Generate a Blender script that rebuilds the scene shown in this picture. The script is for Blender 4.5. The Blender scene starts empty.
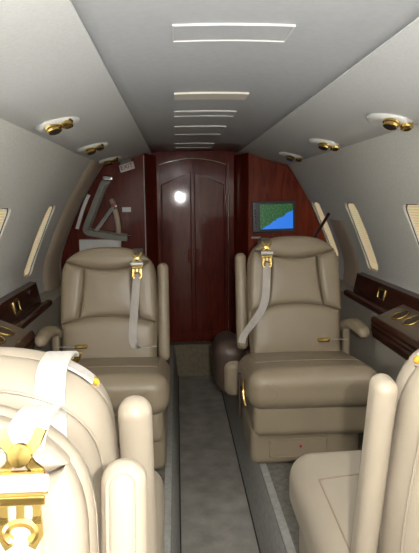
import bpy, bmesh, math, random
from mathutils import Vector, Matrix
random.seed(4)
S = bpy.context.scene
COL = S.collection
pi = math.pi

# ------------------------------------------------------------------ materials
def new_mat(name):
    m = bpy.data.materials.new(name); m.use_nodes = True
    nt = m.node_tree
    return m, nt, nt.nodes['Principled BSDF']

def mat(name, col, rough=.5, metal=0., noise=0., nscale=20., bump=0., bscale=200., coat=0., spec=.5, emit=None, estr=0., stretch=None, coat_rough=.05):
    m, nt, b = new_mat(name)
    L = nt.links.new
    b.inputs['Roughness'].default_value = rough
    b.inputs['Metallic'].default_value = metal
    b.inputs['Specular IOR Level'].default_value = spec
    b.inputs['Coat Weight'].default_value = coat
    b.inputs['Coat Roughness'].default_value = coat_rough
    tc = nt.nodes.new('ShaderNodeTexCoord')
    mp = nt.nodes.new('ShaderNodeMapping')
    L(tc.outputs['Object'], mp.inputs['Vector'])
    if stretch: mp.inputs['Scale'].default_value = stretch
    n = nt.nodes.new('ShaderNodeTexNoise'); n.inputs['Scale'].default_value = nscale; n.inputs['Detail'].default_value = 5
    L(mp.outputs['Vector'], n.inputs['Vector'])
    r = nt.nodes.new('ShaderNodeValToRGB')
    a = [max(0, c*(1-noise)) for c in col]; z = [min(1, c*(1+noise)) for c in col]
    r.color_ramp.elements[0].position = .3; r.color_ramp.elements[0].color = (*a, 1)
    r.color_ramp.elements[1].position = .7; r.color_ramp.elements[1].color = (*z, 1)
    L(n.outputs['Fac'], r.inputs['Fac']); L(r.outputs['Color'], b.inputs['Base Color'])
    if bump:
        n2 = nt.nodes.new('ShaderNodeTexNoise'); n2.inputs['Scale'].default_value = bscale; n2.inputs['Detail'].default_value = 3
        L(mp.outputs['Vector'], n2.inputs['Vector'])
        bp = nt.nodes.new('ShaderNodeBump'); bp.inputs['Strength'].default_value = bump; bp.inputs['Distance'].default_value = .004
        L(n2.outputs['Fac'], bp.inputs['Height']); L(bp.outputs['Normal'], b.inputs['Normal'])
    if emit:
        b.inputs['Emission Color'].default_value = (*emit, 1); b.inputs['Emission Strength'].default_value = estr
    return m

M = {}
M['leather'] = mat('tan_leather', (.30, .238, .158), .36, noise=.05, nscale=6, bump=.10, bscale=180, spec=.45)
M['flashlit'] = mat('flashlit_leather', (.38, .322, .243), .38, noise=.04, nscale=6, bump=.08, bscale=180, spec=.4)  # same leather as the far seats, colour lightened for flash on near seats
M['seam'] = mat('seam_thread', (.30, .23, .16), .6, noise=.1)
M['brown'] = mat('dark_brown_leather', (.075, .048, .036), .4, noise=.15, nscale=15, bump=.1)
M['webbing'] = mat('grey_webbing', (.50, .45, .40), .6, noise=.08, nscale=60, bump=.5, bscale=500, stretch=(1, 1, .2))
M['webbing_flashlit'] = mat('flashlit_webbing', (.60, .56, .50), .6, noise=.06, nscale=120, bump=.4, bscale=500)  # same webbing as the far belts, whitened to carry the near flash
M['guide'] = mat('belt_guide_fabric', (.17, .135, .10), .6, noise=.1, nscale=80, bump=.3)
M['gold'] = mat('polished_gold', (.70, .50, .17), .2, metal=1., noise=.08, nscale=30)
M['chrome'] = mat('chrome', (.75, .76, .78), .12, metal=1., noise=.04)
M['roller'] = mat('satin_roller', (.78, .76, .74), .25, metal=.3, noise=.03)
M['black'] = mat('black_plastic', (.012, .012, .014), .3, noise=.1)
M['bezel'] = mat('charcoal_bezel', (.075, .08, .085), .35, noise=.1)
M['wall'] = mat('wall_fabric', (.86, .845, .775), .85, noise=.09, nscale=160, bump=.35, bscale=260, spec=.2)
M['psu'] = mat('service_panel_vinyl', (.79, .80, .785), .6, noise=.04, nscale=120, bump=.12, bscale=300, spec=.3)
M['ceiling'] = mat('ceiling_vinyl', (.58, .60, .62), .5, noise=.04, nscale=50, bump=.10, bscale=250, spec=.4)
M['lower'] = mat('lower_wall_fabric', (.50, .46, .37), .9, noise=.16, nscale=240, bump=.5, bscale=300, spec=.2)
M['ring'] = mat('beige_trim_leather', (.64, .52, .375), .5, noise=.05, nscale=10, bump=.1)
M['carpet'] = mat('grey_carpet', (.21, .193, .16), .95, noise=.22, nscale=40, bump=.8, bscale=350, spec=.1)
M['riser'] = mat('pale_riser_carpet', (.39, .38, .34), .95, noise=.12, nscale=50, bump=.6, bscale=350, spec=.1)
M['aisle'] = mat('aisle_carpet', (.46, .43, .37), .95, noise=.2, nscale=11, bump=.9, bscale=300, spec=.1)
M['step'] = mat('step_carpet', (.30, .25, .17), .95, noise=.15, nscale=40, bump=.6, bscale=350, spec=.1)
M['console'] = mat('console_leather', (.20, .155, .11), .3, noise=.08, nscale=12, bump=.08)
M['strip'] = mat('beige_strip', (.88, .84, .73), .45, noise=.02)
M['edge'] = mat('dark_edge_binding', (.03, .028, .025), .7, noise=.1)
M['white'] = mat('white_plastic', (.80, .79, .75), .4, noise=.02)
M['cover'] = mat('pale_cover', (.62, .58, .47), .45, noise=.03)
M['red'] = mat('red_paint', (.55, .03, .03), .4, noise=.05)
M['frame'] = mat('grey_green_frame', (.24, .23, .185), .35, noise=.08)
M['shade_edge'] = mat('window_seal', (.05, .045, .035), .6, noise=.1)
M['amber'] = mat('amber_plastic', (.85, .36, .03), .2, noise=.05)

def wood(name, dark, light, scale=(9, 9, 1.3), rough=.16, coatw=.65):
    m, nt, b = new_mat(name); L = nt.links.new
    tc = nt.nodes.new('ShaderNodeTexCoord'); mp = nt.nodes.new('ShaderNodeMapping')
    mp.inputs['Scale'].default_value = scale
    L(tc.outputs['Object'], mp.inputs['Vector'])
    n = nt.nodes.new('ShaderNodeTexNoise'); n.inputs['Scale'].default_value = 3.; n.inputs['Detail'].default_value = 7; n.inputs['Distortion'].default_value = 1.2
    L(mp.outputs['Vector'], n.inputs['Vector'])
    r = nt.nodes.new('ShaderNodeValToRGB')
    r.color_ramp.elements[0].position = .32; r.color_ramp.elements[0].color = (*dark, 1)
    r.color_ramp.elements[1].position = .72; r.color_ramp.elements[1].color = (*light, 1)
    L(n.outputs['Fac'], r.inputs['Fac']); L(r.outputs['Color'], b.inputs['Base Color'])
    b.inputs['Roughness'].default_value = .4; b.inputs['Specular IOR Level'].default_value = .12
    b.inputs['Coat Weight'].default_value = coatw; b.inputs['Coat Roughness'].default_value = rough
    n2 = nt.nodes.new('ShaderNodeTexNoise'); n2.inputs['Scale'].default_value = 6; n2.inputs['Detail'].default_value = 2
    L(tc.outputs['Object'], n2.inputs['Vector'])
    bp = nt.nodes.new('ShaderNodeBump'); bp.inputs['Strength'].default_value = .05; bp.inputs['Distance'].default_value = .01
    L(n2.outputs['Fac'], bp.inputs['Height']); L(bp.outputs['Normal'], b.inputs['Coat Normal'])
    return m
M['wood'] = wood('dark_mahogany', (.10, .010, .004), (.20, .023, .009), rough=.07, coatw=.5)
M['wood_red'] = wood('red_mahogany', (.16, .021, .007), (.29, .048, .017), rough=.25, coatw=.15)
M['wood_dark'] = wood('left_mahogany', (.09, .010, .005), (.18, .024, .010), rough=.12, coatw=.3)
M['wood_ledge'] = wood('ledge_walnut', (.045, .015, .009), (.10, .038, .023), scale=(9, 1.3, 9), rough=.12)

def shade_mat():
    m, nt, b = new_mat('pleated_shade_cloth'); L = nt.links.new
    tc = nt.nodes.new('ShaderNodeTexCoord'); w = nt.nodes.new('ShaderNodeTexWave')
    w.bands_direction = 'Z'; w.inputs['Scale'].default_value = 26; w.inputs['Distortion'].default_value = .3
    L(tc.outputs['Object'], w.inputs['Vector'])
    r = nt.nodes.new('ShaderNodeValToRGB')
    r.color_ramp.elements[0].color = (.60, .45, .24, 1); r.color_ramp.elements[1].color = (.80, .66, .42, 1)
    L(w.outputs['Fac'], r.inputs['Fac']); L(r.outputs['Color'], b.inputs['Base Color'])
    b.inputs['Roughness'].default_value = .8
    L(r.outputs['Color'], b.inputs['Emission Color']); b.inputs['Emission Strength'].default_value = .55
    return m
M['shade'] = shade_mat()

def glass_mat():
    m, nt, b = new_mat('window_pane'); L = nt.links.new
    t = nt.nodes.new('ShaderNodeBsdfTransparent'); g = nt.nodes.new('ShaderNodeBsdfGlossy'); g.inputs['Roughness'].default_value = .02
    x = nt.nodes.new('ShaderNodeMixShader'); x.inputs[0].default_value = .06
    L(t.outputs[0], x.inputs[1]); L(g.outputs[0], x.inputs[2]); L(x.outputs[0], nt.nodes['Material Output'].inputs['Surface'])
    return m
M['glass'] = glass_mat()

def screen_mat():
    # moving-map display: green land with specks above a diagonal coast, blue sea below
    m, nt, b = new_mat('map_display'); L = nt.links.new
    tc = nt.nodes.new('ShaderNodeTexCoord'); sp = nt.nodes.new('ShaderNodeSeparateXYZ')
    L(tc.outputs['Generated'], sp.inputs['Vector'])
    n = nt.nodes.new('ShaderNodeTexNoise'); n.inputs['Scale'].default_value = 9; n.inputs['Detail'].default_value = 6
    L(tc.outputs['Generated'], n.inputs['Vector'])
    def math_(op, a, bb):
        q = nt.nodes.new('ShaderNodeMath'); q.operation = op
        for i, v in enumerate((a, bb)):
            if isinstance(v, (int, float)): q.inputs[i].default_value = v
            else: L(v, q.inputs[i])
        return q.outputs[0]
    x, z = sp.outputs['X'], sp.outputs['Z']
    coast = math_('ADD', math_('MULTIPLY', x, .78), math_('MULTIPLY', math_('SUBTRACT', n.outputs['Fac'], .5), .25))
    coast = math_('ADD', coast, -.02)
    land = math_('GREATER_THAN', z, coast)
    n2 = nt.nodes.new('ShaderNodeTexNoise'); n2.inputs['Scale'].default_value = 22; n2.inputs['Detail'].default_value = 4
    L(tc.outputs['Generated'], n2.inputs['Vector'])
    r = nt.nodes.new('ShaderNodeValToRGB')
    e = r.color_ramp.elements
    e[0].position = .35; e[0].color = (.004, .035, .012, 1); e[1].position = .58; e[1].color = (.02, .12, .035, 1)
    q = e.new(.68); q.color = (.20, .22, .07, 1)
    L(n2.outputs['Fac'], r.inputs['Fac'])
    mx = nt.nodes.new('ShaderNodeMix'); mx.data_type = 'RGBA'
    L(land, mx.inputs[0]); mx.inputs[6].default_value = (.025, .20, .80, 1); L(r.outputs['Color'], mx.inputs[7])
    b.inputs['Base Color'].default_value = (.01, .01, .01, 1); b.inputs['Roughness'].default_value = .25
    L(mx.outputs[2], b.inputs['Emission Color']); b.inputs['Emission Strength'].default_value = .95
    return m
M['screen'] = screen_mat()

# ------------------------------------------------------------------ mesh helpers
def mesh_obj(name, verts, faces, m, parent=None, smooth=True, angle=None):
    me = bpy.data.meshes.new(name)
    me.from_pydata([tuple(v) for v in verts], [], faces); me.validate(); me.update()
    bm = bmesh.new(); bm.from_mesh(me); bmesh.ops.remove_doubles(bm, verts=bm.verts, dist=1e-6)
    bmesh.ops.recalc_face_normals(bm, faces=bm.faces); bm.to_mesh(me); bm.free()
    return link(name, me, m, parent, smooth, angle)

def link(name, me, m, parent=None, smooth=True, angle=None):
    me.materials.append(m)
    if smooth:
        for p in me.polygons: p.use_smooth = True
        if angle is not None: me.set_sharp_from_angle(angle=angle)
    o = bpy.data.objects.new(name, me); COL.objects.link(o)
    if parent: o.parent = parent
    return o

class G:
    """collects geometry for one mesh"""
    def __init__(s): s.v = []; s.f = []
    def add(s, v, f):
        k = len(s.v); s.v += [tuple(q) for q in v]; s.f += [tuple(i+k for i in q) for q in f]; return s
    def build(s, name, m, parent=None, smooth=True, angle=.6): return mesh_obj(name, s.v, s.f, m, parent, smooth, angle)

def g_box(c, d):
    x, y, z = c; a, b, e = d[0]/2, d[1]/2, d[2]/2
    v = [(x+i*a, y+j*b, z+k*e) for i in (-1, 1) for j in (-1, 1) for k in (-1, 1)]
    f = [(0, 1, 3, 2), (4, 6, 7, 5), (0, 4, 5, 1), (2, 3, 7, 6), (0, 2, 6, 4), (1, 5, 7, 3)]
    return v, f

def g_rbox(c, d, r, puff=0., n=5, mid=6, fn=None):
    """rounded box, optional puffed top; fn maps every point"""
    h = [q/2 for q in d]
    ax = []
    for i in range(3):
        rr = min(r, h[i]*.999)
        lo = [-h[i]+rr*(1-math.cos(pi/2*k/n)) if False else -h[i]+rr*k/n for k in range(n)]
        inn = [-(h[i]-rr)+2*(h[i]-rr)*k/mid for k in range(mid+1)]
        ax.append(lo+inn+[-q for q in reversed(lo)])
    idx = {}; V = []; Fc = []
    def vid(p):
        k = tuple(round(q, 6) for q in p)
        if k in idx: return idx[k]
        inner = [max(-(h[i]-min(r, h[i])), min(h[i]-min(r, h[i]), p[i])) for i in range(3)]
        df = Vector([p[i]-inner[i] for i in range(3)])
        q = Vector(inner)+(df.normalized()*min(r, min(h)*1.0 if r > min(h) else r) if df.length > 1e-9 else df)
        if puff and q.z > 0:
            q.z += puff*max(0, 1-(q.x/h[0])**2)*max(0, 1-(q.y/h[1])**2)*(q.z/h[2])
        q = q+Vector(c)
        if fn: q = Vector(fn(q))
        idx[k] = len(V); V.append(q); return idx[k]
    for a in range(3):
        u, w = (a+1) % 3, (a+2) % 3
        for sgn in (-1, 1):
            for i in range(len(ax[u])-1):
                for j in range(len(ax[w])-1):
                    q = []
                    for (ii, jj) in ((i, j), (i+1, j), (i+1, j+1), (i, j+1)):
                        p = [0, 0, 0]; p[a] = sgn*h[a]; p[u] = ax[u][ii]; p[w] = ax[w][jj]
                        q.append(vid(p))
                    if len(set(q)) > 2: Fc.append(tuple(dict.fromkeys(q)))
    return V, Fc

def g_tube(path, r, n=8, closed=False, caps=True):
    P = [Vector(p) for p in path]; V = []; Fc = []; N = len(P)
    rr = r if hasattr(r, '__len__') else [r]*N
    t0 = (P[1]-P[0]).normalized()
    up = Vector((0, 0, 1)) if abs(t0.z) < .9 else Vector((1, 0, 0))
    a = t0.cross(up).normalized()
    for i in range(N):
        if closed: t = (P[(i+1) % N]-P[i-1]).normalized()
        else: t = (P[min(i+1, N-1)]-P[max(i-1, 0)]).normalized()
        a = (a-t*a.dot(t)).normalized(); b = t.cross(a)
        for k in range(n):
            th = 2*pi*k/n; V.append(P[i]+(a*math.cos(th)+b*math.sin(th))*rr[i])
    for i in range(N if closed else N-1):
        for k in range(n):
            j = (i+1) % N; k2 = (k+1) % n
            Fc.append((i*n+k, i*n+k2, j*n+k2, j*n+k))
    if not closed and caps:
        Fc.append(tuple(range(n-1, -1, -1))); Fc.append(tuple((N-1)*n+k for k in range(n)))
    return V, Fc

def g_ribbon(path, wdir, width, thick):
    """flat strap: cross-section swept along path, width along wdir (one vector or per point)"""
    P = [Vector(p) for p in path]; V = []; Fc = []; N = len(P)
    for i in range(N):
        t = (P[min(i+1, N-1)]-P[max(i-1, 0)]).normalized()
        w = Vector(wdir[i] if isinstance(wdir, list) else wdir)
        w = (w-t*w.dot(t)).normalized(); nn = t.cross(w)
        for a, b in ((-.5, -.5), (.5, -.5), (.5, .5), (-.5, .5)): V.append(P[i]+w*width*a+nn*thick*b)
    for i in range(N-1):
        for k in range(4): Fc.append((i*4+k, i*4+(k+1) % 4, i*4+4+(k+1) % 4, i*4+4+k))
    Fc.append((3, 2, 1, 0)); Fc.append(tuple((N-1)*4+k for k in range(4)))
    return V, Fc

def g_lathe(prof, o, axis, n=20):
    """revolve (r,h) profile about axis through o"""
    ax = Vector(axis).normalized(); up = Vector((0, 0, 1)) if abs(ax.z) < .9 else Vector((1, 0, 0))
    a = ax.cross(up).normalized(); b = ax.cross(a); o = Vector(o); V = []; Fc = []
    for r, h in prof:
        for k in range(n):
            th = 2*pi*k/n; V.append(o+ax*h+(a*math.cos(th)+b*math.sin(th))*max(r, 1e-5))
    for i in range(len(prof)-1):
        for k in range(n): Fc.append((i*n+k, i*n+(k+1) % n, (i+1)*n+(k+1) % n, (i+1)*n+k))
    Fc.append(tuple(range(n))); Fc.append(tuple((len(prof)-1)*n+k for k in range(n)))
    return V, Fc

def spline(pts, n=8):
    """Catmull-Rom through points"""
    P = [Vector(p) for p in pts]; P = [P[0]*2-P[1]]+P+[P[-1]*2-P[-2]]; out = []
    for i in range(1, len(P)-2):
        for k in range(n):
            t = k/n; a, b, c, d = P[i-1], P[i], P[i+1], P[i+2]
            out.append(.5*((2*b)+(c-a)*t+(2*a-5*b+4*c-d)*t*t+(3*b-a-3*c+d)*t**3))
    out.append(P[-2]); return out

def poly_dist(p, P):
    best = 9.
    for i in range(len(P)):
        ax, ay = P[i]; bx, by = P[(i+1) % len(P)]
        dx, dy = bx-ax, by-ay; L2 = dx*dx+dy*dy
        t = 0 if L2 < 1e-14 else max(0, min(1, ((p[0]-ax)*dx+(p[1]-ay)*dy)/L2))
        d = math.hypot(p[0]-ax-t*dx, p[1]-ay-t*dy)
        if d < best: best = d
    return best

def g_pad(lo, hi, a0, a1, w0, sides, mp, swap=False, na=26, nb=22):
    """closed cushion between curves lo(a) and hi(a); sides = [(height, edge radius, puff), ...] front and back.
    swap: a runs along v (rows) instead of along u (columns)."""
    def sp(n):                                   # cosine-like spacing, finer at the edges
        return [.5-.5*math.cos(pi*k/n)*(.75+.25*abs(math.cos(pi*k/n))) for k in range(n+1)]
    A = [a0+(a1-a0)*t for t in sp(na)]; B = sp(nb)
    grid = [[(a, lo(a)+(hi(a)-lo(a))*t) for t in B] for a in A]
    if swap: grid = [[(b, a) for a, b in r] for r in grid]
    P = grid[0]+[r[-1] for r in grid[1:]]+list(reversed(grid[-1][:-1]))+[r[0] for r in reversed(grid[1:-1])]
    V = []; Fc = []; n = nb+1
    for h, e, puff in sides:
        k = len(V)
        for r in grid:
            for p in r:
                d = poly_dist(p, P); q = min(1, d/e)
                w = w0+(h-w0)*math.sqrt(max(0, 1-(1-q)**2))+puff*min(1, d/.07)**1.2
                V.append(Vector(mp(p[0], p[1], w)))
        for i in range(na):
            for j in range(nb): Fc.append((k+i*n+j, k+i*n+j+1, k+(i+1)*n+j+1, k+(i+1)*n+j))
    return V, Fc

def dense(poly, step=.012):
    out = []
    for i in range(len(poly)):
        a = Vector(poly[i]); b = Vector(poly[(i+1) % len(poly)]); n = max(1, int((b-a).length/step))
        for k in range(n): out.append(tuple(a+(b-a)*k/n))
    return out

def empty(name, label=None, cat=None, loc=(0, 0, 0), rz=0, group=None, kind=None):
    o = bpy.data.objects.new(name, None); COL.objects.link(o); o.empty_display_size = .1
    o.location = loc; o.rotation_euler = (0, 0, rz); tag(o, label, cat, group, kind); return o
def tag(o, label=None, cat=None, group=None, kind=None):
    for k, v in (('label', label), ('category', cat), ('group', group), ('kind', kind)):
        if v: o[k] = v
    return o
def struct(o, label=None): o['kind'] = 'structure'; tag(o, label); return o

# ------------------------------------------------------------------ cabin shell
Y0, Y1 = -1.25, 4.32           # aft and forward ends
PROF = [(.66, 1.37), (.70, 1.315), (.74, 1.25), (.785, 1.175), (.83, 1.098), (.86, 1.035), (.883, .985), (.91, .925), (.932, .868), (.955, .81), (.975, .755), (.987, .70), (.99, .64), (.985, .56)]
def wall_x(z):
    for (x0, z0), (x1, z1) in zip(PROF, PROF[1:]):
        if z0 >= z >= z1: return x0+(x1-x0)*(z0-z)/(z0-z1)
    return PROF[-1][0] if z < PROF[-1][1] else PROF[0][0]

def extrude_profile(prof, y0, y1, s=1):
    V = []; n = len(prof)
    for y in (y0, y1): V += [(s*x, y, z) for x, z in prof]
    Fc = [(i, (i+1) % n, n+(i+1) % n, n+i) for i in range(n)]
    Fc += [tuple(range(n-1, -1, -1)), tuple(range(n, 2*n))]
    return V, Fc

def rrect(cy, cz, w, h, r, n=6):
    out = []
    for (sx, sz, a0) in ((1, -1, -pi/2), (1, 1, 0), (-1, 1, pi/2), (-1, -1, pi)):
        for k in range(n+1):
            a = a0+pi/2*k/n; out.append((cy+sx*(w/2-r)+r*math.cos(a), cz+sz*(h/2-r)+r*math.sin(a)))
    return out

# windows: centre y, width; right side has three in view, left side two
WIN = {1: [(3.88, .21), (3.10, .19), (2.27, .19), (1.43, .18), (.59, .18)], -1: [(3.105, .18), (2.265, .18), (1.36, .18), (.52, .18)]}
WZ, WH = .905, .39
def build_wall(s, name):
    outer = [(x+.07, z+.01) for x, z in PROF]
    prof = PROF+list(reversed(outer))
    V, Fc = extrude_profile(prof, Y0, Y1, s)
    o = mesh_obj(name, V, Fc, M['wall'], None, True, .5)
    for cy, w in WIN[s]:
        loop = rrect(cy, WZ, w, WH, .042)
        n = len(loop)
        CV = [(s*.6, y, z) for y, z in loop]+[(s*1.3, y, z) for y, z in loop]
        CF = [(i, (i+1) % n, n+(i+1) % n, n+i) for i in range(n)]+[tuple(range(n-1, -1, -1)), tuple(range(n, 2*n))]
        c = mesh_obj('cutter', CV, CF, M['wall'], None, False)
        md = o.modifiers.new('b', 'BOOLEAN'); md.operation = 'DIFFERENCE'; md.object = c; md.solver = 'EXACT'
        dg = bpy.context.evaluated_depsgraph_get()
        me = bpy.data.meshes.new_from_object(o.evaluated_get(dg))
        o.modifiers.clear(); o.data = me; bpy.data.objects.remove(c)
    for p in o.data.polygons: p.use_smooth = True
    o.data.set_sharp_from_angle(angle=.45)
    return struct(o)
build_wall(1, 'wall_right'); build_wall(-1, 'wall_left')
wi = 0
for s in (1, -1):
    for cy, w in WIN[s]:
        wi += 1
        e = empty('window_%d' % wi, kind='structure')
        zs = [WZ-WH/2-.012+(WH+.024)*k/24 for k in range(25)]
        if cy < 1.5:                 # unseen windows, left unshaded to brighten the side walls with daylight
            V = []
            for z in zs:
                x = wall_x(z)+.03
                V += [(s*x, cy-w/2-.02, z), (s*x, cy+w/2+.02, z)]
            mesh_obj('pane', V, [(2*k, 2*k+1, 2*k+3, 2*k+2) for k in range(24)], M['glass'], e)
            pl = bpy.data.lights.new('daylight_portal', 'AREA'); pl.shape = 'RECTANGLE'; pl.size = WH; pl.size_y = w+.02; pl.cycles.is_portal = True
            po = bpy.data.objects.new('daylight_portal', pl); COL.objects.link(po); po.location = (s*1.09, cy, WZ); po.rotation_euler = (0, s*pi/2, 0)
            pl.size = WH+.1; pl.size_y = w+.1
            continue
        # pleated shade: gently zig-zagged sheet just outside the wall surface
        V = []
        for k, z in enumerate(zs):
            x = wall_x(z)+.020+(.0025 if k % 2 else 0)
            V += [(s*x, cy-w/2-.012, z), (s*x, cy+w/2+.012, z), (s*(x+.006), cy+w/2+.012, z), (s*(x+.006), cy-w/2-.012, z)]
        Fc = []
        for k in range(24):
            for j in range(4): Fc.append((k*4+j, k*4+(j+1) % 4, k*4+4+(j+1) % 4, k*4+4+j))
        Fc += [(0, 1, 2, 3), (96, 97, 98, 99)]
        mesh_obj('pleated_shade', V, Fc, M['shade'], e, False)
        lp = [(s*(wall_x(z)+.012), y, z) for y, z in rrect(cy, WZ, w-.003, WH-.003, .041)]
        G().add(*g_tube(lp, .0025, 6, closed=True)).build('window_seal', M['shade_edge'], e)

# lower side walls (cloth) and trench floor
for s, nm in ((1, 'right'), (-1, 'left')):
    V, Fc = extrude_profile([(.985, .565), (.875, .55), (.868, .45), (.862, 0), (.95, 0), (1.05, .55)], Y0, Y1, s)
    struct(mesh_obj('trim_1' if s > 0 else 'trim_2', V, Fc, M['lower'], None, True, .5))
fl = []
f = G()
for s in (1, -1):
    f.add(*g_box((s*(.185+.95)/2, (Y0+Y1)/2, -.02), (.95-.185, Y1-Y0, .04)))
f.add(*g_box((0, (4.182+Y1)/2, -.02), (.37, Y1-4.182, .04)))
floor = struct(f.build('floor', M['carpet'], None, False))
a = G().add(*g_box((0, (Y0+4.19)/2, -.27), (.36, 4.19-Y0, .04)))
o = a.build('aisle_floor', M['aisle'], floor, False)
a = G()
for s in (1, -1):
    V, Fc = extrude_profile([(.157, -.25), (.163, -.20), (.172, -.08), (.178, -.02), (.188, .004), (.215, .006), (.215, -.25)], Y0, 4.17, s); a.add(V, Fc)
a.build('aisle_side', M['riser'], floor, True, .7)
G().add(*g_rbox((0, 4.185, -.125), (.37, .03, .26), .012)).build('aisle_step', M['step'], floor)
a = G()
for s in (1, -1): a.add(*g_tube([(s*.156, Y0, -.2475), (s*.156, 4.17, -.2475)], .0035, 6))
a.build('aisle_binding', M['edge'], floor)

# ceiling centre panel, shallow arch
V = []; Fc = []; n = 16
ys = [Y0+(Y1-Y0)*k/8 for k in range(9)]
for y in ys:
    for k in range(n+1):
        x = -.335+.67*k/n; V.append((x, y, 1.478+.016*(1-(x/.335)**2)))
for j in range(8):
    for k in range(n): Fc.append((j*(n+1)+k, j*(n+1)+k+1, (j+1)*(n+1)+k+1, (j+1)*(n+1)+k))
o = mesh_obj('ceiling', V, Fc, M['ceiling'])
md = o.modifiers.new('t', 'SOLIDIFY'); md.thickness = .03; md.offset = 1
me = bpy.data.meshes.new_from_object(o.evaluated_get(bpy.context.evaluated_depsgraph_get())); o.modifiers.clear(); o.data = me
struct(o)
def psu_z(x):
    t = (abs(x)-.33)/.34
    return 1.474-.106*t-.012*math.sin(pi*min(1, max(0, t)))
for s, nm in ((1, 'ceiling_right'), (-1, 'ceiling_left')):
    prof = [(.33+.345*k/10, psu_z(.33+.345*k/10)) for k in range(11)]
    prof = prof+[(x, z+.05) for x, z in reversed(prof)]
    V, Fc = extrude_profile(prof, Y0, Y1, s)
    struct(mesh_obj('trim_3' if s > 0 else 'trim_4', V, Fc, M['psu'], None, True, .6))
    G().add(*g_tube([(s*.333, Y0, 1.4745), (s*.333, Y1-.02, 1.4745)], .0016 if s > 0 else .0007, 6)).build('trim_5' if s > 0 else 'trim_6', M['edge'])
for k in (5, 6): struct(bpy.data.objects['trim_%d' % k])

# aft wall behind the camera
def section(inset=0):
    r = [(0, 1.50), (.33, 1.485)]+PROF+[(.875, .55), (.862, -.0), (.19, 0), (.19, -.26), (0, -.26)]
    return r
sec = section(); full = sec+[(-x, z) for x, z in reversed(sec[1:-1])]
V = [(x, Y0-.03, z) for x, z in full]+[(x, Y0, z) for x, z in full]; n = len(full)
struct(mesh_obj('wall_aft', V, [tuple(range(n)), tuple(range(n, 2*n))]+[(i, (i+1) % n, n+(i+1) % n, n+i) for i in range(n)], M['wall'], None, False))

# forward bulkheads: flat face with a curved outer edge that follows the cabin, and a chamfered corner to the door
def bulkhead(s, name, m):
    yb = 4.0
    ed = [(x-.004, z) for x, z in PROF]+[(.872, .55), (.860, 0.0)]
    face = [(.375, 0.0), (.375, psu_z(.375)-.004)]+[(.375+.28*k/5, psu_z(.375+.28*k/5)-.004) for k in range(1, 6)]+ed
    V = [(s*x, yb, z) for x, z in face]+[(s*x, yb+.30, z) for x, z in face]; n = len(face)
    Fc = [tuple(range(n)), tuple(range(n, 2*n))]+[(i, (i+1) % n, n+(i+1) % n, n+i) for i in range(n)]
    o = struct(mesh_obj(name, V, Fc, m, None, False))
    # chamfer panel towards the door jamb
    cz = 1.455
    V = [(s*.374, yb+.002, 0), (s*.29, yb+.28, 0), (s*.29, yb+.30, 0), (s*.374, yb+.30, 0)]; V += [(x, y, cz) for x, y, z in V]
    mesh_obj('corner_panel', V, [(0, 1, 2, 3), (4, 5, 6, 7), (0, 1, 5, 4), (1, 2, 6, 5), (2, 3, 7, 6), (3, 0, 4, 7)], M['wood'], o, False)
    G().add(*g_tube([(s*.374, yb, 0.01), (s*.374, yb, 1.44)], .004, 8)).build('corner_strip', M['roller'] if s < 0 else M['wood_red'], o)
    return o
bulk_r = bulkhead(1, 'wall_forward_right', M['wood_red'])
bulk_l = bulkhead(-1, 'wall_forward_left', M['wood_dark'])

# cockpit door: two arched leaves between jambs, header above
d = empty('door_1', kind='structure')
def arch_z(x): return 1.375+.05*(1-(x/.27)**2)
for s in (-1, 1):
    xs = [-.022+s*(.003+.248*k/8) for k in range(9)]
    out = [(xs[0], .001), (xs[-1], .001)]+[(x, arch_z(x)) for x in reversed(xs)]
    V = [(x, 4.285, z) for x, z in out]+[(x, 4.31, z) for x, z in out]; n = len(out)
    leaf = mesh_obj('door_leaf', V, [tuple(range(n)), tuple(range(n, 2*n))]+[(i, (i+1) % n, n+(i+1) % n, n+i) for i in range(n)], M['wood'], d, False)
    # raised mouldings: pitched top rail and long stiles
    x0, x1 = xs[0]+s*.012, xs[-1]-s*.012
    g = G().add(*g_tube([(x0, 4.284, 1.335), (x1, 4.284, 1.235), (x1, 4.284, .08), (x0, 4.284, .08)], .005, 6, closed=True))
    g.build('moulding', M['wood'], leaf)
    pull = G().add(*g_rbox((-.022+s*.030, 4.279, .69), (.018, .014, .10), .006)).build('pull_handle', M['wood_red'], leaf)
hd = [(-.30, 1.49), (-.30, 0), (-.276, 0), (-.276, arch_z(-.25))]+[(-.276+.51*k/12, arch_z(-.276+.51*k/12+.022)+.006) for k in range(13)]+[(.234, 0), (.30, 0), (.30, 1.49)]
V = [(x, 4.265, z) for x, z in hd]+[(x, 4.312, z) for x, z in hd]; n = len(hd)
mesh_obj('door_frame', V, [tuple(range(n)), tuple(range(n, 2*n))]+[(i, (i+1) % n, n+(i+1) % n, n+i) for i in range(n)], M['wood'], d, False)
g = G().add(*g_tube([(-.276+.51*k/12, 4.262, arch_z(-.276+.51*k/12+.022)+.008) for k in range(13)], .003, 6)); g.build('arch_bead', M['cover'], d)
G().add(*g_tube([(.252, 4.262, .01), (.252, 4.262, 1.40)], .004, 8)).build('jamb_strip', M['chrome'], d)
V, Fc = g_box((0, Y1+.02, .65), (2.2, .03, 2.0)); struct(mesh_obj('wall_forward', V, Fc, M['wood'], None, False))

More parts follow.
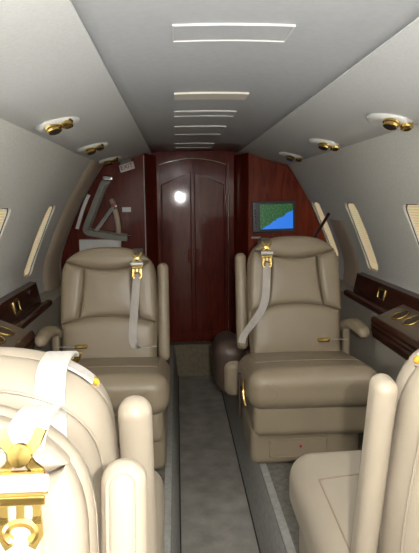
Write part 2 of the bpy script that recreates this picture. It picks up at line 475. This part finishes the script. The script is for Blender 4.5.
# beige ring frames: left one closes the cabin before the entry, right one low by the first window
def ring(s, y0, y1, ztop, zbot, name, t=.028):
    pr = [(x, z) for x, z in PROF if zbot-.0 <= z <= ztop+.001]
    if zbot < .5: pr += [(.875, .55), (.862, 0.0)]
    V = []; Fc = []; prof = [(0, .0), (.06, .6), (.16, .92), (.3, 1), (.8, 1), (.93, .85), (1, .45), (1, -.3), (0, -.3)]
    for x, z in pr:
        for a, h in prof: V.append((s*(x-t*h), y0+(y1-y0)*a, z))
    k = len(prof)
    for i in range(len(pr)-1):
        for j in range(k): Fc.append((i*k+j, i*k+(j+1) % k, (i+1)*k+(j+1) % k, (i+1)*k+j))
    Fc += [tuple(range(k)), tuple((len(pr)-1)*k+j for j in range(k))]
    return struct(mesh_obj(name, V, Fc, M['ring'], None, True, .9))
ring(-1, 3.46, 3.86, 1.38, 0, 'trim_7')
ring(1, 3.36, 3.66, 1.00, 0, 'trim_8', .010)

# ------------------------------------------------------------------ seats
TA = math.radians(10.9); SA, CA = math.sin(TA), math.cos(TA)
BZ = [0.]
def bmap(u, v, w): return (u, -.18-v*SA+w*CA, .40+BZ[0]+v*CA+w*SA)
def hw(v):
    if v < -.02: return .205+.012*(1-((-.02-v)/.04)**2)
    if v < .375: return .217+.012*math.sin(pi*(v+.02)/.5)
    t = min(1, (v-.375)/.165)
    return (.217+.012*math.sin(pi*(.395)/.5))*(max(0, 1-t**2.5))**(1/2.5)
VT = .54
def v_head(u): return .428+.040*(abs(u)/.2)**2
def v_lum(u): return .212-.040*(abs(u)/.22)**2
def side_curve(v0, v1, ins, n):
    out = []
    for k in range(n+1):
        v = v0+(v1-v0)*k/n; out.append((hw(v)-ins, v))
    return out
def crown(u0, n, ins):
    """points on the crown from +u0 over the top to -u0"""
    out = []
    for k in range(n+1):
        a = pi*k/n; c = math.cos(a)
        W = hw(.375); e = 2/2.5
        u = W*(abs(c)**e)*(1 if c >= 0 else -1); v = .375+.165*(math.sin(a)**e)
        out.append((u, v))
    return out
SIL = [(-.205, -.06), (.205, -.06)]+side_curve(-.05, .36, 0, 16)+crown(0, 40, 0)+[(-u, v) for u, v in reversed(side_curve(-.05, .36, 0, 16))]

def seat(label, loc, rz, s, group, lm='leather', variant='', lift=0., shift=0., cush=0., armw=.055, braise=0.):
    """s=+1: aisle lies on local +x. The seat faces local +y."""
    BZ[0] = lift
    LM = M[lm]; web = M['webbing'] if lm == 'leather' else M['webbing_flashlit']
    t = empty('cabin_seat', label, 'seat', loc, rz, group)
    # pedestal, apron, cushion
    bx = s*(.035+cush)
    def TILT(y): return .11*max(0, .22-y)
    b = G().add(*g_rbox((bx-s*.005, -.01, .085), (.47, .38, .17), .035, fn=lambda p: (p.x, p.y*(1+.10*(.17-p.z)), p.z))).build('pedestal', LM, t)
    ap = G().add(*g_rbox((bx+s*.03, .177+.006, .08), (.25, .012, .08), .005)).build('access_panel', LM, b)
    lp = [(x, .1900, z) for x, z in rrect(bx+s*.03, .08, .244, .074, .022)]
    G().add(*g_tube(lp, .0018, 6, closed=True)).build('panel_edge', M['seam'], ap)
    G().add(*g_lathe([(.0, 0), (.006, 0), (.006, .004), (.004, .006)], (bx+s*.02, .188, .088), (0, 1, 0), 12)).build('release_button', M['red'], ap)
    G().add(*g_rbox((bx-s*.03, .005, .218), (.51, .44, .15), .035)).build('apron', LM, t)
    cu = G().add(*g_rbox((bx-s*.025, .035, .354), (.55, .47, .174), .066, puff=.012, n=6, mid=8, fn=lambda p: (p.x, p.y, p.z-TILT(p.y)))).build('seat_cushion', LM, t)
    def topz(x, y): return .44-TILT(y)+.012*max(0, 1-((x-bx+s*.025)/.275)**2)*max(0, 1-((y-.035)/.235)**2)
    g = G()
    cross = [(bx-s*.025+q*.225, .095+.012*math.cos(q*1.4), 0) for q in [-1+2*k/16 for k in range(17)]]
    g.add(*g_tube([(x, y, topz(x, y)+.0008) for x, y, z in cross], .0022, 6))
    for q in (-1, 1):
        g.add(*g_tube([(bx-s*.025+q*.225, y, topz(bx-s*.025+q*.225, y)-.0012) for k, y in enumerate([.10-.03*j for j in range(12)])], .0022, 6))
        g.add(*g_tube(spline([(bx+q*.205, .240, .425), (bx+q*.165, .270, .385), (bx+q*.135, .2715, .35), (bx+q*.15, .270, .32), (bx+q*.19, .255, .295)], 6), .0016, 6))
    g.build('cushion_piping', M['cover'] if lm == 'leather' and variant == 'bead' else M['seam'], cu)
    # backrest shell
    sh = G().add(*g_pad(lambda v: -hw(v), hw, -.06, VT, -.030, [(.000, .030, 0), (-.092, .055, -.006)], bmap, True, 34, 26)).build('backrest_shell', LM, t, True, None)
    G().add(*g_tube([bmap(u*.985, v-.004, -.028) for u, v in SIL[2:]], .0042, 6)).build('shell_piping', LM, sh)
    G().add(*g_tube([bmap(u*.93, .02+(v-.02)*.955, -.0865) for u, v in SIL[2:]], .0025, 6)).build('rear_piping', LM, sh)
    H = .030; g_ = .0012
    def crown_v(u): return .375+.165*(max(0, 1-(abs(u)/hw(.375))**2.5))**(1/2.5)
    G().add(*g_pad(lambda u: min(v_head(u)+g_, crown_v(u)-.0045), lambda u: crown_v(u)-.004, -.1985, .1985, .008, [(H+.004, .028, .006), (-.018, .004, 0)], bmap, False, 34, 16)).build('headrest', LM, t, True, None)
    G().add(*g_pad(lambda u: -.05, lambda u: v_lum(u)-g_, -.214, .214, .008, [(H+.002, .026, .007), (-.018, .004, 0)], bmap, False, 30, 20)).build('lumbar_cushion', LM, t, True, None)
    def ui(v): return .112+.028*((.45-v)/.25)**2
    vm0, vm1 = v_lum(.13), v_head(.11)
    def ulim(v): return ui(v)-g_
    # centre panel by columns; its sides lean a little, so shear the columns
    def cen(u, v, w): return bmap(u*ui(v)/.135, v, w)
    G().add(*g_pad(lambda u: v_lum(u)+g_, lambda u: v_head(u*.85)-g_, -.133, .133, .008, [(H-.007, .020, .004), (-.018, .004, 0)], cen, False, 24, 20)).build('back_cushion', LM, t, True, None)
    for q in (-1, 1):
        # bolster by rows: bounded by the panel, the head and lumbar seams and the outer edge
        def inn(v):
            u = ui(v)+g_
            if v > v_head(u)-g_: u = .2*math.sqrt(max(0, (v+g_-.428)/.040))
            if v < v_lum(u)+g_: u = max(u, .22*math.sqrt(max(0, (.212-v+g_)/.040)))
            return min(u, hw(v)-.0085)
        lo_v, hi_v = v_lum(.214)+.003, v_head(.207)-.003
        a, b = (inn, lambda v: hw(v)-.006) if q > 0 else (lambda v: -hw(v)+.006, lambda v: -inn(v))
        G().add(*g_pad(a, b, lo_v, hi_v, .008, [(H+.006, .022, .003), (-.018, .004, 0)], bmap, True, 26, 14)).build('side_bolster', LM, t, True, None)
    # stowed aisle armrest, upright beside the back, with a piped face
    ax = s*.256
    arm = G().add(*g_rbox((0, 0, 0), (armw, .056, .47), armw*.49, n=6, mid=5, fn=lambda p: bmap(ax+p.x, .225+p.z, -.030+p.y))).build('stowed_armrest', LM, t)
    for w in ((-.0015,) if lm != 'leather' and variant == '' else ()):
        loop = [bmap(ax+x, .225+z, w) for x, z in rrect(0, 0, .034, .456, .0169, 6)]
        G().add(*g_tube(loop, .0022, 6, closed=True)).build('armrest_piping', LM, arm)
    # outboard armrest, short and hooked down at the front
    pth = spline([(-s*.243, -.225, .50), (-s*.258, -.15, .535), (-s*.264, -.08, .540), (-s*.268, -.01, .530), (-s*.269, .01, .522)], 6)
    V = []; Fc = []; N = 12
    for i, p in enumerate(pth):
        k = i/(len(pth)-1); rx = .033*(1-.35*k**3); rz_ = .026*(1-.25*k**3)
        for j in range(N):
            a = 2*pi*j/N; ca, sa = math.cos(a), math.sin(a)
            V.append((p.x+rx*abs(ca)**.7*(1 if ca > 0 else -1), p.y, p.z+rz_*abs(sa)**.7*(1 if sa > 0 else -1)))
    for i in range(len(pth)-1):
        for j in range(N): Fc.append((i*N+j, i*N+(j+1) % N, (i+1)*N+(j+1) % N, (i+1)*N+j))
    V.append(tuple(Vector(pth[-1])+Vector((0, .014, -.004)))); c = len(V)-1
    for j in range(N): Fc.append(((len(pth)-1)*N+j, (len(pth)-1)*N+(j+1) % N, c))
    Fc.append(tuple(range(N)))
    am = mesh_obj('outboard_armrest', V, Fc, LM, t)
    G().add(*g_rbox((-s*.245, -.19, .43), (.035, .05, .17), .014)).build('armrest_bracket', LM, am)
    # shoulder belt
    bu = s*(.138+shift)
    sb = []
    zc = .375+.165*(1-(abs(bu)/.2295)**2.5)**(1/2.5)      # crown height under the strap
    F0 = .040                                              # strap rides this far off the back plane
    topv = zc+.007
    guide = [bmap(bu-s*.004, topv-.10, -.098), bmap(bu, topv-.02, -.080), bmap(bu, topv+.002, -.055), bmap(bu, topv+.003, -.02), bmap(bu, topv-.004, .012), bmap(bu, topv-.014, .030), bmap(bu, topv-.026, F0+.004)]
    beltg = G().add(*g_ribbon(spline(guide, 5), (1, 0, 0), .044, .004)).build('shoulder_strap', M['guide'] if lm == 'leather' else web, t)
    vb = topv-.032+braise
    def Bm(du, dv, w=.0): return bmap(bu+du, vb+dv*.84, F0+.006+w)
    # V-shaped fitting
    g = G()
    for q in (-1, 1):
        g.add(*g_ribbon([Bm(q*.021, .012), Bm(q*.016, -.004, .004), Bm(q*.004, -.020, .005)], (SA*0+1, 0, .3*q), .011, .004))
        g.add(*g_ribbon([Bm(q*.004, -.018, .005), Bm(q*.012, -.032, .004), Bm(q*.021, -.042, .002)], (1, 0, .3*q), .009, .004))
    g.add(*g_lathe([(.0, -.004), (.012, -.004), (.013, 0), (.012, .004), (.004, .006)], Bm(0, -.019, .006), (0, CA, SA), 18))
    g.build('belt_fitting', M['gold'], beltg)
    # roller with its gold frame
    G().add(*g_tube([Bm(-.0285, -.053, .009), Bm(.0285, -.053, .009)], .0092, 14)).build('belt_roller', M['roller'], beltg)
    g = G()
    for dv, w in ((-.0425, .004), (-.068, .004)):
        g.add(*g_tube([Bm(-.025, dv, w), Bm(.025, dv, w)], .0035, 8))
    for q in (-1, 1): g.add(*g_tube([Bm(q*.025, -.0425, .004), Bm(q*.025, -.068, .004)], .003, 8))
    # slotted clip: top bar, three short bars, ring with a gap and two feet
    g.add(*g_rbox(Bm(0, -.0755, .004), (.050, .006, .011), .002))
    for q in (-1, 0, 1): g.add(*g_ribbon([Bm(q*.017, -.078, .004), Bm(q*.017 if q else 0, -.104, .004)], (1, 0, 0), .008, .004))
    ringp = [Bm(.015*math.sin(a), -.115+.013*math.cos(a), .004) for a in [-2.45+4.9*k/24 for k in range(25)]]
    g.add(*g_tube(ringp, .0048, 6))
    for q in (-1, 1): g.add(*g_ribbon([Bm(q*.017, -.095, .004), Bm(q*.019, -.118, .004), Bm(q*.0115, -.133, .004)], (1, 0, 0), .009, .004))
    g.build('belt_clip', M['gold'], beltg)
    # webbing down to the hip
    F1 = F0+.002
    if variant == 'diagonal':
        pts = [(bu, vb-.045, F1), (bu+s*.002, vb-.12, F1+.002), (bu+s*.006, vb-.21, F1+.002), (bu+s*.016, vb-.275, F1+.005), (bu+s*.045, vb-.335, F1+.014), (bu+s*.085, vb-.385, F1+.02), (bu+s*.122, vb-.43, F1+.035), (bu+s*.135, vb-.465, F1+.045)]
    else:
        pts = [(bu, vb-.045, F1), (bu-s*.004, vb-.12, F1), (bu-s*.012, vb-.22, F1+.002), (bu-s*.020, vb-.30, F1+.004), (bu-s*.024, vb-.36, F1+.006), (bu-s*.022, vb-.40, F1+.012), (bu-s*.008, vb-.424, F1+.022), (bu+s*.035, vb-.430, F1+.022), (bu+s*.085, vb-.428, F1+.010)]
    pts = spline([bmap(*p) for p in pts], 6)
    wd = []
    for i in range(len(pts)):
        k = i/(len(pts)-1); wd.append(Vector((1, -.35*s*k, -.5*s*k)) if variant == 'diagonal' else Vector((1-k**6, s*1.5*k**5, s*.25*k**4)))
    G().add(*g_ribbon(pts, wd, .037 if lm == 'leather' else .042, .003)).build('belt_webbing', web, beltg)
    if variant == 'bead':
        us = [s*(.19-.05*k/8) for k in range(9)]
        edge = [bmap(u, crown_v(u)+.003, -.012) for u in us]
        lp_ = G().add(*g_ribbon(edge, (0, 1, 0), .03, .004)).build('strap_loop', web, beltg)
        G().add(*g_lathe([(0, -.007), (.004, -.0055), (.006, 0), (.004, .0055), (0, .007)], bmap(s*.194, crown_v(.194)+.004, -.012), (s*.6, 0, -.8), 12)).build('amber_bead', M['amber'], lp_)
    # outboard lap buckle lying at the back of the cushion
    g = G().add(*g_rbox((-s*.12, -.125, .465), (.058, .026, .018), .007))
    g.add(*g_tube([(-s*.12+.02*math.cos(a), -.105+.010*math.sin(a), .469) for a in [2*pi*k/16 for k in range(16)]], .004, 6, closed=True))
    lb = g.build('lap_buckle', M['gold'], t)
    G().add(*g_ribbon(spline([(-s*.235, -.165, .455), (-s*.19, -.14, .462), (-s*.14, -.125, .465)], 5), (0, 1, .2), .035, .003)).build('lap_strap', web, lb)
    # recline lever on the aisle flank of the cushion
    if variant == 'diagonal':
      lv = G().add(*g_rbox((s*.299, .045, .27), (.010, .022, .20), .004)).build('recline_lever', M['brown'], t)
      G().add(*g_tube(spline([(s*.291, .12, .36), (s*.294, .15, .34), (s*.294, .17, .30), (s*.288, .19, .275)], 5), .006, 8)).build('lever_tip', M['gold'], lv)
    return t

GR = 'club seats in the cabin'
far_l = seat('tan leather cabin seat facing the camera, left of the aisle before the entry', (-.475, 2.35, 0), pi, -1, GR, lift=-.02)
far_r = seat('tan leather cabin seat facing the camera, right of the aisle below the map screen', (.415, 2.37, .0), pi, 1, GR, variant='diagonal', lift=.02)
n_aft = seat('flash-paled tan seat nearest the camera at lower left, gold belt clip hanging on it', (-.474, .335, 0), pi, -1, GR, 'flashlit', shift=.018, lift=-.026, braise=.02)
n_fwd = seat('left flash-paled tan seat facing away, directly behind the seat with gold belt clip', (-.478, 1.145, 0), 0, 1, GR, 'flashlit', lift=-.030, variant='bead')
n_rgt = seat('flash-paled tan seat at lower right facing away, beside the right wall', (.450, 1.18, 0), math.radians(.8), -1, GR, 'flashlit', lift=-.018, variant='bead', cush=.018, armw=.042)

# lowered aisle armrest of the far right seat (dark top, tan lower cover)
arm = G().add(*g_rbox((0, 0, 0), (.15, .30, .27), .072, n=7, mid=4, fn=lambda p: (.312+p.x*(1.0), -.36+p.y, .305+p.z))).build('aisle_armrest', M['brown'], far_r)
G().add(*g_rbox((.300, -.225, .26), (.10, .08, .19), .045, n=7)).build('armrest_cover', M['leather'], arm)

# ------------------------------------------------------------------ side ledges
def ledge(s, label, far_y):
    t = empty('side_ledge', label, 'ledge', (s*.93, 2.4, .55), 0)
    def W(p): return (s*p[0]-s*.93, p[1]-2.4, p[2]-.55)
    def build(g, name, m, parent, **k):
        o = mesh_obj(name, [W(v) for v in g.v], g.f, m, parent, True, .6)
        return o
    ya = .55
    V, Fc = extrude_profile([(.950, .665), (.945, .67), (.985, .675), (.985, .55), (.93, .555), (.928, .56)], ya, far_y, 1)
    p = build(G().add(V, Fc), 'back_panel', M['wood_ledge'], t)
    g = G().add(*g_tube([(.875, ya, .558), (.875, far_y-.05, .558), (.875, far_y-.03, .558), (.875, far_y-.022, .558)], [.021, .021, .017, .006], 12))
    g.add(*g_rbox((.91, (ya+far_y-.04)/2, .552), (.075, far_y-.04-ya, .02), .004))
    build(g, 'front_rail', M['wood_ledge'], t)
    # ashtray with gold bezel set in the panel
    yy = far_y-.44
    nx = Vector((-.98, 0, .2))
    def on(y, z, d): return (.952-(.665-z)*.19-d*.98, y, z+d*.2)
    fr = G()
    loop = [on(y, z, .004) for y, z in rrect(yy, .613, .088, .062, .008)]
    fr.add(*g_tube(loop, .006, 8, closed=True))
    for k in range(-1, 2, 2):
        for j in range(5): fr.add(*g_tube([on(yy-.03+.015*j, .613+k*.024, .005), on(yy-.022+.015*j, .613+k*.024, .008)], .005, 6))
    fo = build(fr, 'ashtray_frame', M['gold'], t)
    lid = G().add(*g_rbox((0, 0, 0), (.008, .05, .034), .003, fn=lambda q: on(yy+q.y, .613+q.z, .004+q.x)))
    build(lid, 'ashtray_lid', M['black'], fo)
    # sloping console with rolled wooden edge and two gold-rimmed cup wells
    y1 = far_y-.72; y0 = ya
    V, Fc = extrude_profile([(.80, .545), (.82, .562), (.94, .615), (.955, .615), (.955, .50), (.80, .50)], y0, y1, 1)
    top = build(G().add(V, Fc), 'console_top', M['console'], t)
    g = G()
    rows = [(.806, .556), (.797, .557), (.790, .548), (.788, .535), (.793, .524), (.788, .514), (.793, .502), (.789, .490), (.794, .478), (.798, .455), (.806, .455)]
    V, Fc = extrude_profile(rows, y0, y1+.012, 1); g.add(V, Fc)
    build(g, 'console_edge', M['wood_ledge'], t)
    V, Fc = extrude_profile([(.808, .50), (.808, .0), (.87, .0), (.87, .50)], y0, y1, 1)
    build(G().add(V, Fc), 'console_side', M['lower'], t)
    for k, yc in enumerate((y1-.13, y1-.25)):
        zc = .562+(.875-.82)*.44+.004
        ringp = [(.875+.036*math.cos(a), yc+.040*math.sin(a), zc+.036*math.cos(a)*.44) for a in [2*pi*q/24 for q in range(24)]]
        c = build(G().add(*g_tube(ringp, .0045, 8, closed=True)), 'cup_rim', M['gold'], t)
        build(G().add(*g_lathe([(.0, -.003), (.035, -.003), (.035, .001), (.0, .001)], (.875, yc, zc), (-.40, 0, .92), 24)), 'cup_well', M['brown'], c)
    return t
ledge(1, 'dark walnut side ledge with gold ashtray along the right wall', 3.28)
lg = ledge(-1, 'dark walnut side ledge with gold ashtray along the left wall', 3.14)
G().add(*g_rbox((.93-.944, 2.97-2.4+.0, .613-.55), (.006, .022, .075), .002)).build('switch_plate', M['chrome'], lg)

# ------------------------------------------------------------------ overhead lamps
def lamp(x, y, label):
    s = 1 if x > 0 else -1
    z = psu_z(x); sl = (psu_z(abs(x)+.01)-psu_z(abs(x)-.01))/.02*s
    nrm = Vector((sl, 0, -1)).normalized(); tx = Vector((1, 0, sl)).normalized(); ty = Vector((0, 1, 0))
    t = empty('reading_lamp', label, 'lamp', (x, y, z), 0, 'gold overhead lamps')
    def P(a, b, c): return tx*a+ty*b+nrm*c
    V = []; Fc = []; n = 28
    rings = [(1.0, .000), (.98, .006), (.90, .0125), (.74, .017), (.45, .0195), (.2, .020)]
    for r, h in rings:
        for k in range(n):
            a = 2*pi*k/n; V.append(P(.078*r*math.cos(a), .09*r*math.sin(a), h))
    for i in range(len(rings)-1):
        for k in range(n): Fc.append((i*n+k, i*n+(k+1) % n, (i+1)*n+(k+1) % n, (i+1)*n+k))
    Fc.append(tuple((len(rings)-1)*n+k for k in range(n))); Fc.append(tuple(range(n)))
    mesh_obj('dish', V, Fc, M['white'], t)
    ax = (nrm+Vector((-.10*s, -.22, 0))).normalized()
    o = P(-.010, -.05, .002)
    h = G().add(*g_lathe([(.027, -.006), (.029, .006), (.024, .010), (.028, .014), (.028, .022), (.024, .026), (.0235, .034), (.021, .036), (.0195, .034)], o, ax, 22)).build('lamp_head', M['gold'], t)
    G().add(*g_lathe([(.0, .0325), (.0205, .0325), (.0205, .0355), (.0, .0355)], o, ax, 22)).build('lens', M['black'], h)
    G().add(*g_lathe([(.020, -.003), (.022, .010), (.018, .013), (.022, .017), (.021, .027), (.015, .031), (.009, .028)], P(.040, -.045, .000), (nrm+Vector((.15*s, -.3, 0))).normalized(), 16)).build('air_vent', M['gold'], t)
    return t
lamp(.575, 1.87, 'gold lamp in white dish overhead on the right, nearest of three')
lamp(.565, 2.66, 'gold lamp in white dish overhead on the right, middle of three')
lamp(.565, 3.43, 'gold lamp in white dish overhead on the right, farthest by the red bulkhead')
lamp(-.555, 1.99, 'gold lamp in white dish overhead on the left, nearest of three')
lamp(-.560, 2.83, 'gold lamp in white dish overhead on the left, middle of three')
lamp(-.575, 3.66, 'gold lamp in white dish overhead on the left, farthest by the exit sign')

# ------------------------------------------------------------------ ceiling panels
def ceil_z(x): return 1.478+.016*(1-(x/.335)**2)
def bar(g, x0, x1, y, w, h=.003, n=10):
    V = []; Fc = []
    for k in range(n+1):
        x = x0+(x1-x0)*k/n; z = ceil_z(x)
        V += [(x, y-w/2, z+.001), (x, y+w/2, z+.001), (x, y+w/2, z-h), (x, y-w/2, z-h)]
    for k in range(n):
        for j in range(4): Fc.append((k*4+j, k*4+(j+1) % 4, k*4+4+(j+1) % 4, k*4+4+j))
    Fc += [(0, 1, 2, 3), tuple(n*4+j for j in range(4))]
    g.add(V, Fc)
def cpanel(y0, y1, label, filled=False, wd=.0032, x0=-.150, x1=.108):
    t = empty('ceiling_panel', label, 'ceiling panel', (0, (y0+y1)/2, 1.494), 0, 'flush ceiling panels')
    off = Vector((0, (y0+y1)/2, 1.494))
    g = G(); bar(g, x0, x1, (y0+y1)/2, y1-y0-.004, .0065 if filled else .002)
    mesh_obj('cover', [Vector(v)-off for v in g.v], g.f, M['strip'] if filled else M['ceiling'], t, False)
    if filled: return t
    g = G(); bar(g, x0, x1, y0, wd, .0045); bar(g, x0, x1, y1, wd, .0045)
    for x in (x0, x1): g.add(*g_box((x, (y0+y1)/2, ceil_z(x)-.001), (wd*.8, y1-y0, .0045)))
    mesh_obj('edge_strip', [Vector(v)-off for v in g.v], g.f, M['white'], t, False)
cpanel(1.212, 1.328, 'outlined ceiling panel nearest the camera, grey with a white border')
cpanel(1.955, 2.07, 'solid beige ceiling strip, second panel from the camera', True)
cpanel(2.36, 2.49, 'faint ceiling panel just beyond the solid beige strip', wd=.003)
cpanel(2.84, 3.18, 'longer faint ceiling panel, second beyond the beige strip', wd=.003)
cpanel(3.70, 4.0, 'last faint ceiling panel, closest to the arched door', wd=.003)

# ------------------------------------------------------------------ map screen on the right bulkhead
t = empty('map_monitor', 'small wall screen showing a green and blue map on the red bulkhead', 'monitor', (.558, 4.0, .995))
t.rotation_euler = (0, math.radians(-1.2), 0)
G().add(*g_rbox((0, -.010, 0), (.316, .020, .228), .008)).build('bezel', M['bezel'], t)
mesh_obj('screen', *g_box((.018, -.0205, .002), (.242, .003, .178)), M['screen'], t, False)
g = G()
for k in range(6): g.add(*g_rbox((-.136, -.0205, -.06+.022*k), (.014, .004, .010), .0015, n=2, mid=1))
g.build('control_buttons', M['black'], t)
tag(mesh_obj('placard', *g_box((.43, 3.998, .845), (.07, .004, .012)), M['cover'], None, False), 'tiny pale placard strip under the map screen', 'placard')

# dark rod leaning in the corner behind the far right seat
g = G().add(*g_tube([(.33, 3.93, .008), (.60, 3.735, .52), (.842, 3.545, 1.03)], .010, 10))
tag(g.build('wooden_rod', M['wood_ledge']), 'dark wooden rod leaning beside the first right window', 'rod')

# ------------------------------------------------------------------ entry area on the left
def band(pts, width, y0, y1):
    """flat frame band along an x,z polyline with thickness in y"""
    P = [Vector((x, 0, z)) for x, z in pts]; V = []; Fc = []; N = len(P)
    for i in range(N):
        tt = (P[min(i+1, N-1)]-P[max(i-1, 0)]).normalized(); nn = Vector((tt.z, 0, -tt.x))
        for w in (-.5, .5):
            q = P[i]+nn*width*w
            V += [(q.x, y0, q.z), (q.x, y1, q.z)]
    for i in range(N-1):
        a = i*4; b = a+4
        Fc += [(a, a+2, b+2, b), (a+1, b+1, b+3, a+3), (a, b, b+1, a+1), (a+2, a+3, b+3, b+2)]
    Fc += [(0, 1, 3, 2), ((N-1)*4, (N-1)*4+2, (N-1)*4+3, (N-1)*4+1)]
    return V, Fc
d2 = empty('door_2', kind='structure')
pth = [(-.625, 1.27), (-.66, 1.22), (-.70, 1.13), (-.738, 1.04), (-.778, .945), (-.782, .915), (-.755, .902), (-.69, .89), (-.60, .872), (-.50, .862)]
pth = [(p.x, p.y) for p in spline([Vector((a, b, 0)) for a, b in pth], 5)]
G().add(*band(pth, .052, 3.93, 3.985)).build('entry_frame', M['frame'], d2, True, .6)
g = G(); g.add(*g_tube([(x+.024, 3.93, z+.012) for x, z in pth[5:]], .004, 6)); g.build('inner_chrome_edge', M['chrome'], d2)
pth2 = spline([Vector((x-.012 if z > .6 else x, 3.90, z)) for x, z in [(-.74, 1.165), (-.77, 1.10), (-.80, 1.02), (-.83, .93)]], 5)
G().add(*g_ribbon(pth2, (.86, 0, .5), .022, .03)).build('outer_chrome_edge', M['roller'], d2)
G().add(*g_rbox((-.62, 3.915, 1.275), (.07, .03, .035), .010)).build('latch_block', M['chrome'], d2)
V, Fc = band([(-.84, .80), (-.70, .80), (-.55, .795)], .10, 3.94, 3.995); G().add(V, Fc).build('sill_panel', M['white'], d2, False)

h = empty('grab_handle', 'beige grab handle with slanted chrome strut on the dark entry panel', 'handle', (-.575, 3.96, 1.0))
def LH(p): return Vector(p)-Vector((-.575, 3.96, 1.0))
G().add(*g_tube([LH(p) for p in spline([(-.605, 3.97, 1.125), (-.592, 3.945, 1.10), (-.572, 3.935, 1.02), (-.562, 3.94, .94), (-.565, 3.965, .87)], 6)], .019, 10)).build('grip', M['ring'], h)
G().add(*g_ribbon([LH((-.715, 3.92, .915)), LH((-.65, 3.915, 1.0)), LH((-.585, 3.91, 1.085))], (0, .3, .5), .024, .012)).build('strut', M['roller'], h)
k = G().add(*g_lathe([(.0, -.02), (.022, -.02), (.022, .006), (.012, .010), (.0, .011)], LH((-.585, 3.912, 1.085)), (0, -1, 0), 16)).build('pivot_boss', M['chrome'], h)
G().add(*g_lathe([(.0, .0), (.012, .0), (.011, .004), (.0, .005)], LH((-.585, 3.903, 1.085)), (0, -1, 0), 14)).build('red_button', M['red'], k)
tag(mesh_obj('placard', *g_box((-.505, 3.997, 1.058), (.062, .005, .034)), M['white'], None, False), 'small white notice plate right of the grab handle', 'placard')

def text_mesh(txt, size, name, m, parent, mw, depth=.0008):
    cu = bpy.data.curves.new(name, 'FONT'); cu.body = txt; cu.size = size; cu.align_x = 'CENTER'; cu.align_y = 'CENTER'; cu.extrude = depth; cu.offset = 0
    o = bpy.data.objects.new(name+'_c', cu); COL.objects.link(o)
    me = bpy.data.meshes.new_from_object(o.evaluated_get(bpy.context.evaluated_depsgraph_get()))
    bpy.data.objects.remove(o); me.materials.clear()
    ob = link(name, me, m, parent, False); ob.matrix_local = mw; return ob
sg = empty('exit_sign', 'small white EXIT sign with red letters under the left ceiling edge', 'sign', (-.485, 3.90, 1.352))
sg.rotation_euler = (math.radians(-14), math.radians(-16), math.radians(-8))
G().add(*g_rbox((0, 0, 0), (.105, .014, .052), .004)).build('sign_plate', M['white'], sg)
text_mesh('EXIT', .044, 'lettering', M['red'], sg, Matrix.Translation((0, -.008, 0)) @ Matrix.Rotation(pi/2, 4, 'X'))
G().add(*g_rbox((-.0, .016, .035), (.08, .03, .055), .006)).build('sign_bracket', M['frame'], sg)

# ------------------------------------------------------------------ camera
W_, H_, FPX = 419, 553, 550.
VPX, VPY, ROLL = 176., 199., math.radians(1.0)
fw = Vector((VPX-W_/2, -(VPY-H_/2), -FPX)).normalized()
up = Vector((-math.sin(ROLL), math.cos(ROLL), 0)); up = (up-fw*up.dot(fw)).normalized()
rt = fw.cross(up)
rot = Matrix((rt, fw, up))            # camera axes -> cabin axes
cam = bpy.data.cameras.new('camera'); co = bpy.data.objects.new('camera', cam); COL.objects.link(co)
cam.sensor_fit = 'HORIZONTAL'; cam.sensor_width = 36; cam.lens = 36*FPX/W_; cam.clip_start = .02
CAM = Vector((-.15, 0, 1.13))
co.matrix_world = Matrix.Translation(CAM) @ rot.to_4x4()
S.camera = co

# ------------------------------------------------------------------ lights: the camera's flash and dim added fill lights
def point(name, loc, power, col, rad):
    l = bpy.data.lights.new(name, 'POINT'); l.energy = power; l.color = col; l.shadow_soft_size = rad
    o = bpy.data.objects.new(name, l); COL.objects.link(o); o.location = loc; return o
point('camera_flash', CAM+Vector((.065, -.02, .03)), 60, (1, .98, .955), .012)
def area(name, loc, rotv, sx, sy, power, col):
    l = bpy.data.lights.new(name, 'AREA'); l.shape = 'RECTANGLE'; l.size = sx; l.size_y = sy; l.energy = power; l.color = col
    o = bpy.data.objects.new(name, l); COL.objects.link(o); o.location = loc; o.rotation_euler = rotv; return o
area('aft_fill', (0, -.7, 1.46), (0, 0, 0), .4, .6, 2, (1, .94, .86))  # fill light added behind the camera, no known fixture
for q in (1, -1):      # added fill, no fixtures, under the overhead panels, shining across the cabin
    area('side_fill', (q*.60, .9, 1.372), (0, q*math.radians(38), 0), .05, 3.4, .8, (1, .97, .92))

w = bpy.data.worlds.new('world'); S.world = w; w.use_nodes = True
w.node_tree.nodes['Background'].inputs['Color'].default_value = (.92, .96, 1, 1); w.node_tree.nodes['Background'].inputs['Strength'].default_value = 12
S.view_settings.view_transform = 'Standard'; S.view_settings.look = 'None'; S.view_settings.gamma = 1
S.view_settings.exposure = 0; S.view_settings.use_curve_mapping = False
S.cycles.use_denoising = True
S.cycles.max_bounces = 6; S.cycles.diffuse_bounces = 2
